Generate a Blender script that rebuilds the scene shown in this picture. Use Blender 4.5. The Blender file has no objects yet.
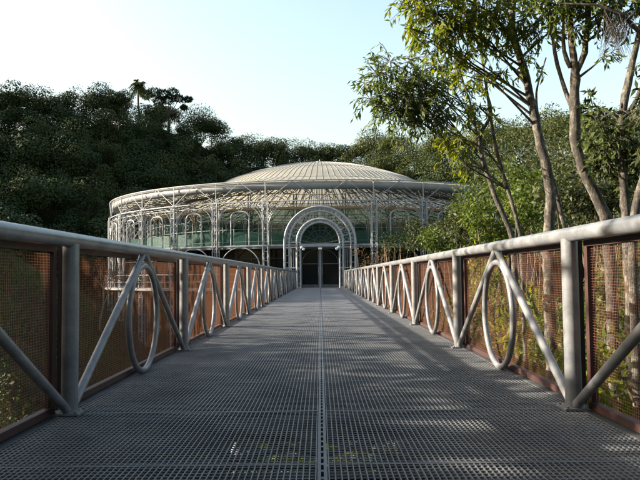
import bpy, math, random
import numpy as np
from mathutils import Vector, Matrix

# ------------------------------------------------------------------ camera, light, exposure
S = bpy.context.scene
COL = S.collection
R_ = math.radians
CAM_Z, F, PITCH = 0.84, 655.0, math.atan(35.0 / 655.0)
cam_d = bpy.data.cameras.new("camera")
cam_d.sensor_width = 36.0
cam_d.lens = 36.0 * F / 640.0
cam_d.clip_end = 2000
cam_d.clip_start = 0.05
cam = bpy.data.objects.new("camera", cam_d)
COL.objects.link(cam)
cam.location = (0.0, 0.0, CAM_Z)
cam.rotation_euler = (Matrix.Rotation(math.pi / 2 + PITCH, 3, 'X') @ Matrix.Rotation(math.radians(-0.6), 3, 'Z')).to_euler()
S.camera = cam

SUN_EL, SUN_AZ = 21.0, -86.0          # azimuth from +Y, clockwise positive: the sun is to the left
w = bpy.data.worlds.new("World")
S.world = w
w.use_nodes = True
nt = w.node_tree
nt.nodes.clear()
sky = nt.nodes.new("ShaderNodeTexSky")
sky.sky_type = 'NISHITA'
sky.sun_disc = False
sky.sun_elevation = R_(SUN_EL)
sky.sun_rotation = R_(SUN_AZ)
sky.altitude = 900
sky.air_density = 1.7
sky.dust_density = 8.5
sky.ozone_density = 1.2
bg = nt.nodes.new("ShaderNodeBackground")
bg.inputs[1].default_value = 0.115
wo = nt.nodes.new("ShaderNodeOutputWorld")
nt.links.new(sky.outputs[0], bg.inputs[0])
nt.links.new(bg.outputs[0], wo.inputs[0])

sl = bpy.data.lights.new("sun", 'SUN')
sl.energy = 5.0
sl.angle = R_(0.5)
sl.color = (1.0, 0.89, 0.73)
sun = bpy.data.objects.new("sun", sl)
COL.objects.link(sun)
a, e = R_(SUN_AZ), R_(SUN_EL)
sdir = Vector((math.sin(a) * math.cos(e), math.cos(a) * math.cos(e), math.sin(e)))
sun.rotation_euler = sdir.to_track_quat('Z', 'Y').to_euler()
sun.location = sdir * 200

S.view_settings.view_transform = 'Standard'
S.view_settings.look = 'None'
S.view_settings.gamma = 1.0
S.view_settings.exposure = 1.85
S.view_settings.use_curve_mapping = False
S.cycles.max_bounces = 8
S.cycles.transparent_max_bounces = 16

rnd = random.Random(7)
rng = np.random.default_rng(11)
ST, CT = math.sin(PITCH), math.cos(PITCH)


def at(px, py, Y):
    """World point on the photograph's ray through pixel (px, py) at distance Y down the bridge."""
    u, v = (px - 320.0) / F, (240.0 - py) / F
    k = Y / (CT - ST * v)
    return Vector((u * k, Y, CAM_Z + (ST + CT * v) * k))


# ------------------------------------------------------------------ tags and builders
def tag(o, label=None, cat=None, group=None, kind=None):
    if label: o["label"] = label
    if cat: o["category"] = cat
    if group: o["group"] = group
    if kind: o["kind"] = kind
    return o


def empty(name, loc, label, cat, group=None, rz=0.0):
    o = bpy.data.objects.new(name, None)
    o.empty_display_size = 0.3
    COL.objects.link(o)
    o.location = loc
    o.rotation_euler = (0, 0, rz)
    return tag(o, label, cat, group)


def link(name, me, mat, parent=None, loc=None):
    o = bpy.data.objects.new(name, me)
    COL.objects.link(o)
    if mat is not None and not me.materials:
        me.materials.append(mat)
    if parent is not None:
        o.parent = parent
    if loc is not None:
        o.location = loc
    return o


def copy_tree(o, parent=None):
    c = o.copy()
    COL.objects.link(c)
    if parent is not None:
        c.parent = parent
    for ch in list(o.children):
        copy_tree(ch, c)
    return c


class MB:
    def __init__(self):
        self.v, self.f = [], []

    def box(self, x0, x1, y0, y1, z0, z1):
        b = len(self.v)
        self.v += [(x0, y0, z0), (x1, y0, z0), (x1, y1, z0), (x0, y1, z0), (x0, y0, z1), (x1, y0, z1), (x1, y1, z1), (x0, y1, z1)]
        self.f += [tuple(b + i for i in q) for q in ((3, 2, 1, 0), (4, 5, 6, 7), (0, 1, 5, 4), (1, 2, 6, 5), (2, 3, 7, 6), (3, 0, 4, 7))]
        return self

    def tube(self, pts, r, n=8, closed=False, caps=True):
        pts = [Vector(p) for p in pts]
        m = len(pts)
        rr = r if isinstance(r, (list, tuple)) else [r] * m
        b = len(self.v)
        T = []
        for i in range(m):
            if closed:
                t = pts[(i + 1) % m] - pts[i - 1]
            else:
                t = pts[min(i + 1, m - 1)] - pts[max(i - 1, 0)]
            T.append(t.normalized() if t.length > 1e-9 else Vector((0, 0, 1)))
        up = Vector((0, 0, 1)) if abs(T[0].z) < 0.9 else Vector((1, 0, 0))
        nrm = T[0].cross(up).normalized()
        for i in range(m):
            nrm = (nrm - T[i] * nrm.dot(T[i]))
            nrm = nrm.normalized() if nrm.length > 1e-6 else T[i].orthogonal().normalized()
            bi = T[i].cross(nrm)
            for k in range(n):
                an = 2 * math.pi * (k + 0.5) / n
                self.v.append(tuple(pts[i] + (nrm * math.cos(an) + bi * math.sin(an)) * rr[i]))
        segs = m if closed else m - 1
        for i in range(segs):
            j = (i + 1) % m
            for k in range(n):
                k2 = (k + 1) % n
                self.f.append((b + i * n + k, b + i * n + k2, b + j * n + k2, b + j * n + k))
        if caps and not closed:
            self.f.append(tuple(b + k for k in reversed(range(n))))
            self.f.append(tuple(b + (m - 1) * n + k for k in range(n)))
        return self

    def revolve(self, prof, n, a0=0.0, a1=2 * math.pi, c=(0, 0)):
        """prof: list of (r, z); angle 0 faces the bridge (-Y)."""
        full = abs(a1 - a0 - 2 * math.pi) < 1e-6
        b = len(self.v)
        m = n if full else n + 1
        for i in range(m):
            an = a0 + (a1 - a0) * i / n
            s_, c_ = math.sin(an), math.cos(an)
            for (r, z) in prof:
                self.v.append((c[0] + r * s_, c[1] - r * c_, z))
        k = len(prof)
        for i in range(n):
            j = (i + 1) % m
            for q in range(k - 1):
                self.f.append((b + i * k + q, b + j * k + q, b + j * k + q + 1, b + i * k + q + 1))
        return self

    def mesh(self, name, smooth=False):
        me = bpy.data.meshes.new(name)
        me.from_pydata(self.v, [], self.f)
        me.update()
        if smooth:
            me.polygons.foreach_set("use_smooth", [True] * len(me.polygons))
            try:
                me.set_sharp_from_angle(angle=R_(40))
            except Exception:
                pass
        return me

    def build(self, name, mat, parent=None, smooth=True, loc=None):
        return link(name, self.mesh(name, smooth), mat, parent, loc)


def np_mesh(name, V, Q):
    """V (n,3) float, Q (m,4) int."""
    me = bpy.data.meshes.new(name)
    me.vertices.add(len(V))
    me.vertices.foreach_set("co", np.ascontiguousarray(V, dtype=np.float32).ravel())
    me.loops.add(Q.size)
    me.loops.foreach_set("vertex_index", np.ascontiguousarray(Q, dtype=np.int32).ravel())
    me.polygons.add(len(Q))
    me.polygons.foreach_set("loop_start", np.arange(0, Q.size, 4, dtype=np.int32))
    me.polygons.foreach_set("loop_total", np.full(len(Q), 4, dtype=np.int32))
    me.update(calc_edges=True)
    return me


def unit(a):
    return a / np.maximum(np.linalg.norm(a, axis=1, keepdims=True), 1e-9)


def leaf_arrays(P, D, L, W, N=None):
    """Diamond leaves: base at P, pointing along D, folded a little along the midrib."""
    n = len(P)
    D = unit(D)
    rv = rng.normal(size=(n, 3)) if N is None else N
    side = unit(np.cross(D, rv))
    nrm = np.cross(side, D)
    L = np.broadcast_to(np.asarray(L, float), (n,))[:, None]
    W = np.broadcast_to(np.asarray(W, float), (n,))[:, None]
    mid = P + D * L * 0.45
    a_ = mid + side * W * 0.5 + nrm * W * 0.18
    b_ = mid - side * W * 0.5 + nrm * W * 0.18
    tip = P + D * L - nrm * L * 0.10
    V = np.stack([P, a_, tip, b_], 1).reshape(-1, 3)
    Q = np.arange(4 * n).reshape(n, 4)
    return V, Q


# ------------------------------------------------------------------ materials
def mat_new(name):
    m = bpy.data.materials.new(name)
    m.use_nodes = True
    return m, m.node_tree, m.node_tree.nodes["Principled BSDF"]


def nz(t, scale, detail=4, rough=0.6, coord="Object", stretch=None):
    tc = t.nodes.new("ShaderNodeTexCoord")
    n = t.nodes.new("ShaderNodeTexNoise")
    n.inputs["Scale"].default_value = scale
    n.inputs["Detail"].default_value = detail
    n.inputs["Roughness"].default_value = rough
    src = tc.outputs[coord]
    if stretch:
        mp = t.nodes.new("ShaderNodeMapping")
        mp.inputs["Scale"].default_value = stretch
        t.links.new(src, mp.inputs[0])
        src = mp.outputs[0]
    t.links.new(src, n.inputs["Vector"])
    return n


def ramp(t, fac, stops):
    r = t.nodes.new("ShaderNodeValToRGB")
    el = r.color_ramp.elements
    while len(el) < len(stops):
        el.new(0.5)
    for q, (p, c) in zip(el, stops):
        q.position = p
        q.color = (c[0], c[1], c[2], 1)
    t.links.new(fac, r.inputs[0])
    return r


def paint(name, c0, c1, rough=0.45, metal=0.0, scale=6.0, bump=0.15, spec=0.5):
    m, t, p = mat_new(name)
    n = nz(t, scale, 6, 0.65)
    r = ramp(t, n.outputs[0], [(0.32, c0), (0.68, c1)])
    t.links.new(r.outputs[0], p.inputs["Base Color"])
    p.inputs["Roughness"].default_value = rough
    p.inputs["Metallic"].default_value = metal
    p.inputs["Specular IOR Level"].default_value = spec
    n2 = nz(t, scale * 9, 3, 0.6)
    b = t.nodes.new("ShaderNodeBump")
    b.inputs["Strength"].default_value = bump
    b.inputs["Distance"].default_value = 0.004
    t.links.new(n2.outputs[0], b.inputs["Height"])
    t.links.new(b.outputs[0], p.inputs["Normal"])
    return m


def leafmat(name, cols, transl=0.3, patch=None, rough=0.55):
    """cols: list of leaf colours picked leaf by leaf; patch: noise scale of larger colour patches (tree to tree)."""
    m, t, p = mat_new(name)
    g = t.nodes.new("ShaderNodeNewGeometry")
    st = [(i / max(1, len(cols) - 1), c) for i, c in enumerate(cols)]
    if patch:
        n = nz(t, patch, 1, 0.4)
        mx = t.nodes.new("ShaderNodeMath")
        mx.operation = 'MULTIPLY_ADD'
        mx.inputs[1].default_value = 0.28
        t.links.new(g.outputs["Random Per Island"], mx.inputs[0])
        m2 = t.nodes.new("ShaderNodeMath")
        m2.operation = 'MULTIPLY_ADD'
        m2.inputs[1].default_value = 2.1
        m2.inputs[2].default_value = -0.72
        t.links.new(n.outputs[0], m2.inputs[0])
        t.links.new(m2.outputs[0], mx.inputs[2])
        fac = mx.outputs[0]
    else:
        fac = g.outputs["Random Per Island"]
    r = ramp(t, fac, st)
    t.links.new(r.outputs[0], p.inputs["Base Color"])
    p.inputs["Roughness"].default_value = rough
    p.inputs["Specular IOR Level"].default_value = 0.25 if transl > 0.2 else 0.08
    if transl > 0:
        tr = t.nodes.new("ShaderNodeBsdfTranslucent")
        hs = t.nodes.new("ShaderNodeHueSaturation")
        hs.inputs["Saturation"].default_value = 1.15
        hs.inputs["Value"].default_value = 1.5
        t.links.new(r.outputs[0], hs.inputs["Color"])
        t.links.new(hs.outputs[0], tr.inputs[0])
        ms = t.nodes.new("ShaderNodeMixShader")
        ms.inputs[0].default_value = transl
        t.links.new(p.outputs[0], ms.inputs[1])
        t.links.new(tr.outputs[0], ms.inputs[2])
        t.links.new(ms.outputs[0], t.nodes["Material Output"].inputs[0])
    return m


def bark(name, c0, c1, c2):
    m, t, p = mat_new(name)
    n = nz(t, 9.0, 8, 0.75, stretch=(1.4, 1.4, 0.8))
    r = ramp(t, n.outputs[0], [(0.36, c0), (0.50, c1), (0.62, c2)])
    t.links.new(r.outputs[0], p.inputs["Base Color"])
    p.inputs["Roughness"].default_value = 0.9
    n2 = nz(t, 26, 5, 0.7, stretch=(1.5, 1.5, 0.5))
    b = t.nodes.new("ShaderNodeBump")
    b.inputs["Strength"].default_value = 0.8
    b.inputs["Distance"].default_value = 0.02
    t.links.new(n2.outputs[0], b.inputs["Height"])
    t.links.new(b.outputs[0], p.inputs["Normal"])
    return m


M = {}
M["rail"] = paint("rail_paint", (0.095, 0.101, 0.113), (0.23, 0.233, 0.236), 0.28, 0.0, 4.5, 0.2)
M["tube"] = paint("tube_paint", (0.20, 0.21, 0.228), (0.30, 0.31, 0.325), 0.42, 0.0, 2.0, 0.1)
M["galv"] = paint("galvanised", (0.070, 0.075, 0.082), (0.165, 0.168, 0.172), 0.55, 0.0, 2.2, 0.2)
M["beam"] = paint("beam_steel", (0.045, 0.05, 0.055), (0.09, 0.095, 0.10), 0.55, 0.2, 3.0, 0.3)
def meshmat():
    """Thin red-brown plastic coated mesh that lets some light through."""
    m, t, p = mat_new("red_brown_mesh")
    n = nz(t, 4.0, 5, 0.6)
    c = ramp(t, n.outputs[0], [(0.3, (0.14, 0.066, 0.040)), (0.7, (0.22, 0.105, 0.064))])
    t.links.new(c.outputs[0], p.inputs["Base Color"])
    p.inputs["Roughness"].default_value = 0.6
    tr = t.nodes.new("ShaderNodeBsdfTranslucent")
    tr.inputs[0].default_value = (0.90, 0.62, 0.47, 1)
    ms = t.nodes.new("ShaderNodeMixShader")
    ms.inputs[0].default_value = 0.40
    t.links.new(p.outputs[0], ms.inputs[1])
    t.links.new(tr.outputs[0], ms.inputs[2])
    t.links.new(ms.outputs[0], t.nodes["Material Output"].inputs[0])
    return m


M["rust"] = meshmat()
M["strip"] = paint("strip_steel", (0.06, 0.065, 0.072), (0.12, 0.125, 0.135), 0.55, 0.1, 3.0, 0.2)
M["portal"] = paint("portal_paint", (0.25, 0.26, 0.28), (0.36, 0.37, 0.385), 0.42, 0.0, 2.0, 0.1)
M["rustframe"] = paint("dark_red_frame", (0.025, 0.009, 0.007), (0.05, 0.016, 0.012), 0.6, 0.0, 5.0, 0.2)
M["tan"] = paint("tan_band", (0.26, 0.20, 0.14), (0.36, 0.28, 0.19), 0.6, 0.0, 1.0, 0.1)
M["slab"] = paint("floor_slab", (0.16, 0.165, 0.165), (0.24, 0.24, 0.235), 0.8, 0.0, 1.0, 0.2)
M["fascia"] = paint("fascia_sheet", (0.17, 0.18, 0.19), (0.25, 0.26, 0.27), 0.5, 0.0, 1.0, 0.1)
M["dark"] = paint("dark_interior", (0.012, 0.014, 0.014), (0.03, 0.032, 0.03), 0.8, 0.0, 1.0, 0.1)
M["conc"] = paint("pier_concrete", (0.20, 0.19, 0.17), (0.32, 0.31, 0.28), 0.9, 0.0, 1.5, 0.4)
M["lampglass"] = paint("white_globe", (0.78, 0.78, 0.76), (0.85, 0.85, 0.83), 0.25, 0.0, 2, 0.0)
M["bark"] = bark("pale_bark", (0.015, 0.013, 0.011), (0.048, 0.041, 0.034), (0.165, 0.15, 0.125))
M["bark_dark"] = bark("dark_bark", (0.03, 0.024, 0.018), (0.07, 0.055, 0.04), (0.13, 0.11, 0.08))
M["twig"] = bark("dry_twig", (0.09, 0.06, 0.04), (0.17, 0.115, 0.07), (0.26, 0.19, 0.12))


def roofmat():
    m, t, p = mat_new("roof_sheet")
    n = nz(t, 0.6, 5, 0.6)
    r = ramp(t, n.outputs[0], [(0.3, (0.36, 0.34, 0.275)), (0.7, (0.48, 0.455, 0.375))])
    t.links.new(r.outputs[0], p.inputs["Base Color"])
    p.inputs["Roughness"].default_value = 0.5
    tr = t.nodes.new("ShaderNodeBsdfTranslucent")
    t.links.new(r.outputs[0], tr.inputs[0])
    ms = t.nodes.new("ShaderNodeMixShader")
    ms.inputs[0].default_value = 0.45
    t.links.new(p.outputs[0], ms.inputs[1])
    t.links.new(tr.outputs[0], ms.inputs[2])
    t.links.new(ms.outputs[0], t.nodes["Material Output"].inputs[0])
    return m


def glassmat(name, tint, clear, rough=0.06, spec=0.6):
    m, t, p = mat_new(name)
    p.inputs["Base Color"].default_value = (*tint, 1)
    p.inputs["Roughness"].default_value = rough
    p.inputs["Specular IOR Level"].default_value = spec
    tr = t.nodes.new("ShaderNodeBsdfTransparent")
    tr.inputs[0].default_value = (0.55, 0.75, 0.68, 1)
    ms = t.nodes.new("ShaderNodeMixShader")
    ms.inputs[0].default_value = clear
    t.links.new(p.outputs[0], ms.inputs[1])
    t.links.new(tr.outputs[0], ms.inputs[2])
    t.links.new(ms.outputs[0], t.nodes["Material Output"].inputs[0])
    return m


M["roof"] = roofmat()
M["glass"] = glassmat("green_glass", (0.010, 0.024, 0.022), 0.38)
M["glassdark"] = glassmat("dark_glass", (0.006, 0.008, 0.008), 0.06, 0.12, 0.2)
M["teal"] = glassmat("teal_screen", (0.006, 0.064, 0.05), 0.48, 0.4)


def groundmat():
    m, t, p = mat_new("bank_ground")
    n = nz(t, 0.22, 8, 0.65)
    r = ramp(t, n.outputs[0], [(0.30, (0.022, 0.017, 0.011)), (0.50, (0.032, 0.029, 0.013)), (0.58, (0.035, 0.052, 0.012)), (0.75, (0.06, 0.085, 0.018))])
    n2 = nz(t, 9, 6, 0.7)
    mx = t.nodes.new("ShaderNodeMixRGB")
    mx.blend_type = 'MULTIPLY'
    mx.inputs[0].default_value = 0.6
    r2 = ramp(t, n2.outputs[0], [(0.3, (0.45, 0.42, 0.4)), (0.7, (1, 1, 1))])
    t.links.new(r.outputs[0], mx.inputs[1])
    t.links.new(r2.outputs[0], mx.inputs[2])
    t.links.new(mx.outputs[0], p.inputs["Base Color"])
    p.inputs["Roughness"].default_value = 0.95
    p.inputs["Specular IOR Level"].default_value = 0.1
    b = t.nodes.new("ShaderNodeBump")
    b.inputs["Strength"].default_value = 0.9
    b.inputs["Distance"].default_value = 0.12
    t.links.new(n2.outputs[0], b.inputs["Height"])
    t.links.new(b.outputs[0], p.inputs["Normal"])
    return m


def watermat():
    m, t, p = mat_new("lake_water")
    p.inputs["Base Color"].default_value = (0.010, 0.018, 0.012, 1)
    p.inputs["Roughness"].default_value = 0.05
    p.inputs["IOR"].default_value = 1.33
    n = nz(t, 1.3, 3, 0.5, stretch=(1, 0.5, 1))
    b = t.nodes.new("ShaderNodeBump")
    b.inputs["Strength"].default_value = 0.25
    b.inputs["Distance"].default_value = 0.05
    t.links.new(n.outputs[0], b.inputs["Height"])
    t.links.new(b.outputs[0], p.inputs["Normal"])
    return m


M["ground"] = groundmat()
M["water"] = watermat()
M["forest"] = leafmat("forest_leaf", [(0.013, 0.026, 0.010), (0.024, 0.039, 0.013), (0.037, 0.050, 0.017), (0.056, 0.060, 0.021)], 0.0, patch=0.11)
M["hill_leaf"] = leafmat("hill_leaf", [(0.026, 0.037, 0.012), (0.045, 0.057, 0.017), (0.080, 0.082, 0.025)], 0.12, patch=0.13)
M["mid_leaf"] = leafmat("mid_leaf", [(0.017, 0.027, 0.010), (0.032, 0.043, 0.014), (0.068, 0.072, 0.022)], 0.22)
M["gold_leaf"] = leafmat("gold_leaf", [(0.06, 0.095, 0.011), (0.11, 0.14, 0.015), (0.20, 0.20, 0.022)], 0.48)
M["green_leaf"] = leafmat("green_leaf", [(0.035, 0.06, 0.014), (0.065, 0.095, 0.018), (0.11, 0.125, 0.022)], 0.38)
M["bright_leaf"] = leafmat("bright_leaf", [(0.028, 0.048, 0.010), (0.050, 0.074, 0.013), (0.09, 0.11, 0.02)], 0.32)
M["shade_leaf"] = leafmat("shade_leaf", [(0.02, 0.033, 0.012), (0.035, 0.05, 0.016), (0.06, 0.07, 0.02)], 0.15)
M["dry_leaf"] = leafmat("dry_leaf", [(0.06, 0.04, 0.022), (0.10, 0.065, 0.035), (0.14, 0.095, 0.05)], 0.2)

# ------------------------------------------------------------------ terrain and water
BC = (0.0, 62.0)        # centre of the theatre
BR = 19.0               # radius of its outer ring of columns
E_PX = [-4000, -1500, -480, -290, -150, 0, 60, 110, 150, 190, 230, 270, 320, 350, 362, 385, 410, 440, 480, 560, 640, 900, 1500, 4000]
E_V = [0.10, 0.15, 0.18, 0.30, 0.31, .272, .280, .290, .292, .275, .224, .218, .216, .204, .207, .220, .208, .212, .216, .226, .232, .21, .16, .10]  # unseen ridge beyond the left frame edge is shaped to shade the hillside
D_PX = [-4000, -700, -250, 0, 190, 320, 385, 480, 640, 900, 4000]
D_V = [90, 110, 125, 112, 126, 150, 138, 115, 92, 75, 70]
TREE_H = 7.5
WATER = -4.6


def seg_s(x, y):
    """Distance outside the clearing round the theatre and along the bridge."""
    d1 = np.hypot(x - BC[0], y - BC[1]) - 25.0
    yy = np.clip(y, -60, 62)
    d2 = np.hypot(x - 0.5, y - yy) - (6.0 + 3.0 * np.clip(yy / 40, 0, 1))
    return np.minimum(d1, d2)


def height(x, y):
    x = np.asarray(x, float)
    y = np.asarray(y, float)
    d = np.hypot(x, y) + 1e-6
    az = np.arctan2(x, y)
    azc = np.clip(az, -1.41, 1.41)
    px = 320 + F * np.tan(azc)
    E = np.interp(px, E_PX, E_V)
    Dr = np.interp(px, D_PX, D_V)
    Hr = CAM_Z + Dr * E - TREE_H
    back = np.clip((np.abs(az) - 1.45) / 0.8, 0, 1)
    Hr = Hr * (1 - back) + 3.0 * back
    s = np.maximum(seg_s(x, y), 0)
    k = Dr / d
    sr = np.maximum(seg_s(x * k, y * k), 8.0)
    t = s / sr
    h = -5.6 + (Hr + 5.6) * np.clip(t, 0, 1) ** np.interp(px, [-400, -100, 0, 3000], [1.5, 1.4, 0.95, 0.95])  # unseen left slope hollowed to let sun reach the theatre
    h = np.where(t > 1, Hr - 0.12 * (d - Dr), h)
    # near banks either side of the bridge
    h = h + 2.6 * np.exp(-(((x + 15) / 6.0) ** 2 + ((y - 40) / 7.0) ** 2))
    h = h + 1.7 * np.clip((x - 2.0) / 5.0, 0, 1) * np.exp(-((y - 14) / 22.0) ** 2)
    h = h + 1.7 * np.clip((-x - 3.0) / 5.0, 0, 1) * np.exp(-((y - 2) / 11.0) ** 2)
    h = h + 0.22 * np.sin(x * 0.9 + 1.3) * np.sin(y * 0.7) + 0.5 * np.sin(x * 0.13 + 2) * np.sin(y * 0.11 + 1) * np.clip(s / 20, 0, 1)
    return np.maximum(h, -25)


def gz(x, y):
    return float(height(x, y))


def build_ground():
    g = np.concatenate([np.linspace(-900, -200, 15)[:-1], np.linspace(-200, -45, 63)[:-1], np.linspace(-45, 45, 121)[:-1],
                        np.linspace(45, 200, 63)[:-1], np.linspace(200, 900, 15)])
    gy = np.concatenate([np.linspace(-900, -60, 15)[:-1], np.linspace(-60, 100, 200)[:-1], np.linspace(100, 260, 64)[:-1], np.linspace(260, 1100, 15)])
    X, Y = np.meshgrid(g, gy, indexing="ij")
    V = np.stack([X, Y, height(X, Y)], -1).reshape(-1, 3)
    nx, ny = X.shape
    i = np.arange(nx - 1)[:, None] * ny + np.arange(ny - 1)[None, :]
    Q = np.stack([i, i + ny, i + ny + 1, i + 1], -1).reshape(-1, 4)
    me = np_mesh("ground", V, Q)
    me.polygons.foreach_set("use_smooth", [True] * len(me.polygons))
    tag(link("ground", me, M["ground"]), "wooded valley ground rising from the lake to the hills", "ground", kind="structure")
    mw = MB()
    mw.v = [(-60, -60, WATER), (60, -60, WATER), (60, 120, WATER), (-60, 120, WATER)]
    mw.f = [(0, 1, 2, 3)]
    tag(mw.build("lake", M["water"], smooth=False), "dark still lake under the footbridge and theatre", "lake", kind="structure")


build_ground()

# ------------------------------------------------------------------ footbridge
HALF = 1.56
PITCHP = 3.40
POST0 = 4.10
Y0, Y1 = POST0 - 2 * PITCHP, 42.1


def build_bridge():
    br = empty("footbridge", (0, Y0, 0), "long straight footbridge with a steel grating deck leading to the glass theatre", "footbridge")
    off = Vector((0, -Y0, 0))
    L = PITCHP * 2 / 3
    g = MB()
    XG = 1.585
    n = 58
    for i in range(n + 1):                      # deep bearing bars running along the bridge
        x = 0.028 + (XG - 0.002 - 0.028) * i / n
        g.box(x - 0.0027, x + 0.0027, 0.006, L - 0.006, -0.026, 0.0)
    m = 55
    for j in range(m):                          # thin cross rods
        y = 0.03 + (L - 0.06) * j / (m - 1)
        g.tube([(0.026, y, -0.0025), (XG, y, -0.0025)], 0.0034, 6)
    for y in (L / 2 - 0.012, L / 2 + 0.012):
        g.box(0.026, XG, y - 0.003, y + 0.003, -0.026, 0.0009)
    for y in (0.006, L - 0.007):                # banding bars closing the panel
        g.box(0.026, XG, y - 0.004, y + 0.004, -0.026, 0.0013)
    me = g.mesh("grating")
    me.materials.append(M["galv"])
    cnt = int(round((Y1 - Y0) / L + 0.35))
    y = Y0
    while y < Y1 - 0.4:
        for s in (1, -1):
            o = link("grating_panel", me, None, br, Vector((0, y, 0)) + off)
            if s < 0:
                o.rotation_euler = (0, 0, math.pi)
                o.location = Vector((0, y + L, 0)) + off
        y += L
    yend = min(y, 42.25)
    c = MB()
    c.box(-0.021, -0.006, 0, yend - Y0, -0.04, 0.004)
    c.box(0.006, 0.021, 0, yend - Y0, -0.04, 0.004)
    yy = 0.05
    while yy < yend - Y0:
        c.box(-0.006, 0.006, yy, yy + 0.03, -0.03, 0.0)
        yy += 0.10
    c.build("centre_strip", M["strip"], br, False)
    for s in (1, -1):
        x0, x1 = sorted((s * 1.588, s * 1.665))
        MB().box(x0, x1, 0, yend - Y0, -0.05, 0.003).build("edge_plate", M["beam"], br, False)
        x0, x1 = sorted((s * 1.40, s * 1.62))
        gd = MB()
        gd.box(x0, x1, 0, yend - Y0, -0.20, -0.18)
        gd.box((x0 + x1) / 2 - 0.01, (x0 + x1) / 2 + 0.01, 0, yend - Y0, -0.56, -0.202)
        gd.box(x0, x1, 0, yend - Y0, -0.585, -0.562)
        gd.build("girder", M["beam"], br, False)
    y = Y0 + 0.02
    bm = MB().box(-1.60, 1.60, -0.045, 0.045, -0.176, -0.053).mesh("crossbeam")
    bm.materials.append(M["beam"])
    k = 0
    while y < yend:
        link("crossbeam", bm, None, br, Vector((0, y, 0)) + off)
        y += L / 2
        k += 1
    # lattice of braces and shallow arches under the deck
    bt = MB()
    for sgn in (1, -1):
        bt.tube([(0, 0.1, -0.30), (sgn * 1.36, L - 0.1, -0.50)], 0.022, 6)
        bt.tube([(sgn * 1.36, 0.1, -0.50), (sgn * 0.05, L - 0.15, -0.72)], 0.022, 6)
    bt.tube([(-1.36 + 2.72 * q / 14, L * 0.62, -0.46 - 0.30 * math.sin(math.pi * q / 14)) for q in range(15)], 0.022, 6)
    bme = bt.mesh("brace", True)
    bme.materials.append(M["rail"])
    y = Y0
    while y < yend - 1:
        link("under_brace", bme, None, br, Vector((0, y, 0)) + off)
        y += L
    for py_ in (11.0, 26.5):
        for s in (1, -1):
            p = MB()
            zb = min(gz(s * 1.35, py_), WATER) - 0.6
            p.tube([(s * 1.35, py_ - Y0, zb), (s * 1.35, py_ - Y0, -0.586)], 0.16, 14)
            p.build("pier", M["conc"], br)
    return yend


YEND = build_bridge()


def build_railing(s):
    side = "left" if s < 0 else "right"
    lab = {-1: "grey tubular railing with rings, in shade near the camera, along the bridge's left edge",
           1: "pale sunlit tubular railing with rings along the bridge's right edge, tree trunks behind"}[s]
    root = empty("railing", (s * HALF, Y0, 0), lab, "railing", "railings of the footbridge")
    # local x positive = outward on both sides via s
    tr = MB()
    yl = YEND - Y0
    tr.tube([(0, 0, 1.075)] + [(0, yl * q / 24, 1.075) for q in range(1, 24)] + [(0, yl, 1.075)], 0.046, 20)
    tr.build("handrail", M["rail"], root)
    post = MB().tube([(0, 0, 0.0), (0, 0, 1.05)], 0.050, 18).mesh("post", True)
    post.materials.append(M["rail"])
    foot = MB().box(-0.085, 0.085, -0.085, 0.085, 0.003, 0.015)
    for bx in (-0.065, 0.065):
        for by in (-0.065, 0.065):
            foot.tube([(bx, by, 0.015), (bx, by, 0.026)], 0.011, 6)
    foot.tube([(0, 0, 0.015), (0, 0, 0.024)], 0.062, 18)
    foot = foot.mesh("foot_plate")
    foot.materials.append(M["rail"])
    mid = PITCHP / 2
    A = MB().tube([(0, 0.05, 0.035), (0, mid - 0.02, 1.045)], 0.029, 12).mesh("brace_a", True)
    B = MB().tube([(0, PITCHP - 0.05, 0.035), (0, mid + 0.02, 1.045)], 0.029, 12).mesh("brace_b", True)
    ring = MB().tube([(0, mid + 0.455 * math.sin(q * math.pi / 32), 0.48 + 0.455 * math.cos(q * math.pi / 32)) for q in range(64)], 0.026, 12, closed=True).mesh("ring", True)
    for q in (A, B, ring):
        q.materials.append(M["rail"])
    pl0, pl1, pz0, pz1 = 0.11, PITCHP - 0.11, 0.055, 1.0
    wires = MB()
    st = 0.0165
    nH = int((pz1 - pz0) / st)
    for i in range(1, nH):
        z = pz0 + (pz1 - pz0) * i / nH
        wires.tube([(0.0, pl0, z), (0.0, pl1, z)], 0.0008, 4, caps=False)
    nV = int((pl1 - pl0) / (st * 1.25))
    for i in range(1, nV):
        y = pl0 + (pl1 - pl0) * i / nV
        wires.tube([(0.003, y, pz0), (0.003, y, pz1)], 0.0008, 4, caps=False)
    wm = wires.mesh("wire_mesh", False)
    wm.materials.append(M["rust"])
    fr = MB()
    for (ya, yb, za, zb) in ((pl0 - 0.045, pl0 + 0.004, pz0 - 0.04, pz1 + 0.04), (pl1 - 0.004, pl1 + 0.045, pz0 - 0.04, pz1 + 0.04),
                             (pl0 + 0.004, pl1 - 0.004, pz0 - 0.04, pz0 + 0.002), (pl0 + 0.004, pl1 - 0.004, pz1 - 0.002, pz1 + 0.04)):
        fr.box(-0.022, 0.022, ya, yb, za, zb)
    fm = fr.mesh("panel_frame", False)
    fm.materials.append(M["rustframe"])
    for k in range(0, 14):
        y = k * PITCHP
        p = link("post", post, None, root, (0, y, 0))
        link("foot_plate", foot, None, p)
        if k < 13:
            link("brace", A, None, root, (0, y, 0))
            link("brace", B, None, root, (0, y, 0))
            link("ring", ring, None, root, (0, y, 0))
            pnl = link("mesh_panel", wm, None, root, (s * 0.085, y, 0))
            link("panel_frame", fm, None, pnl)
    return root


build_railing(-1)
build_railing(1)


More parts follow.
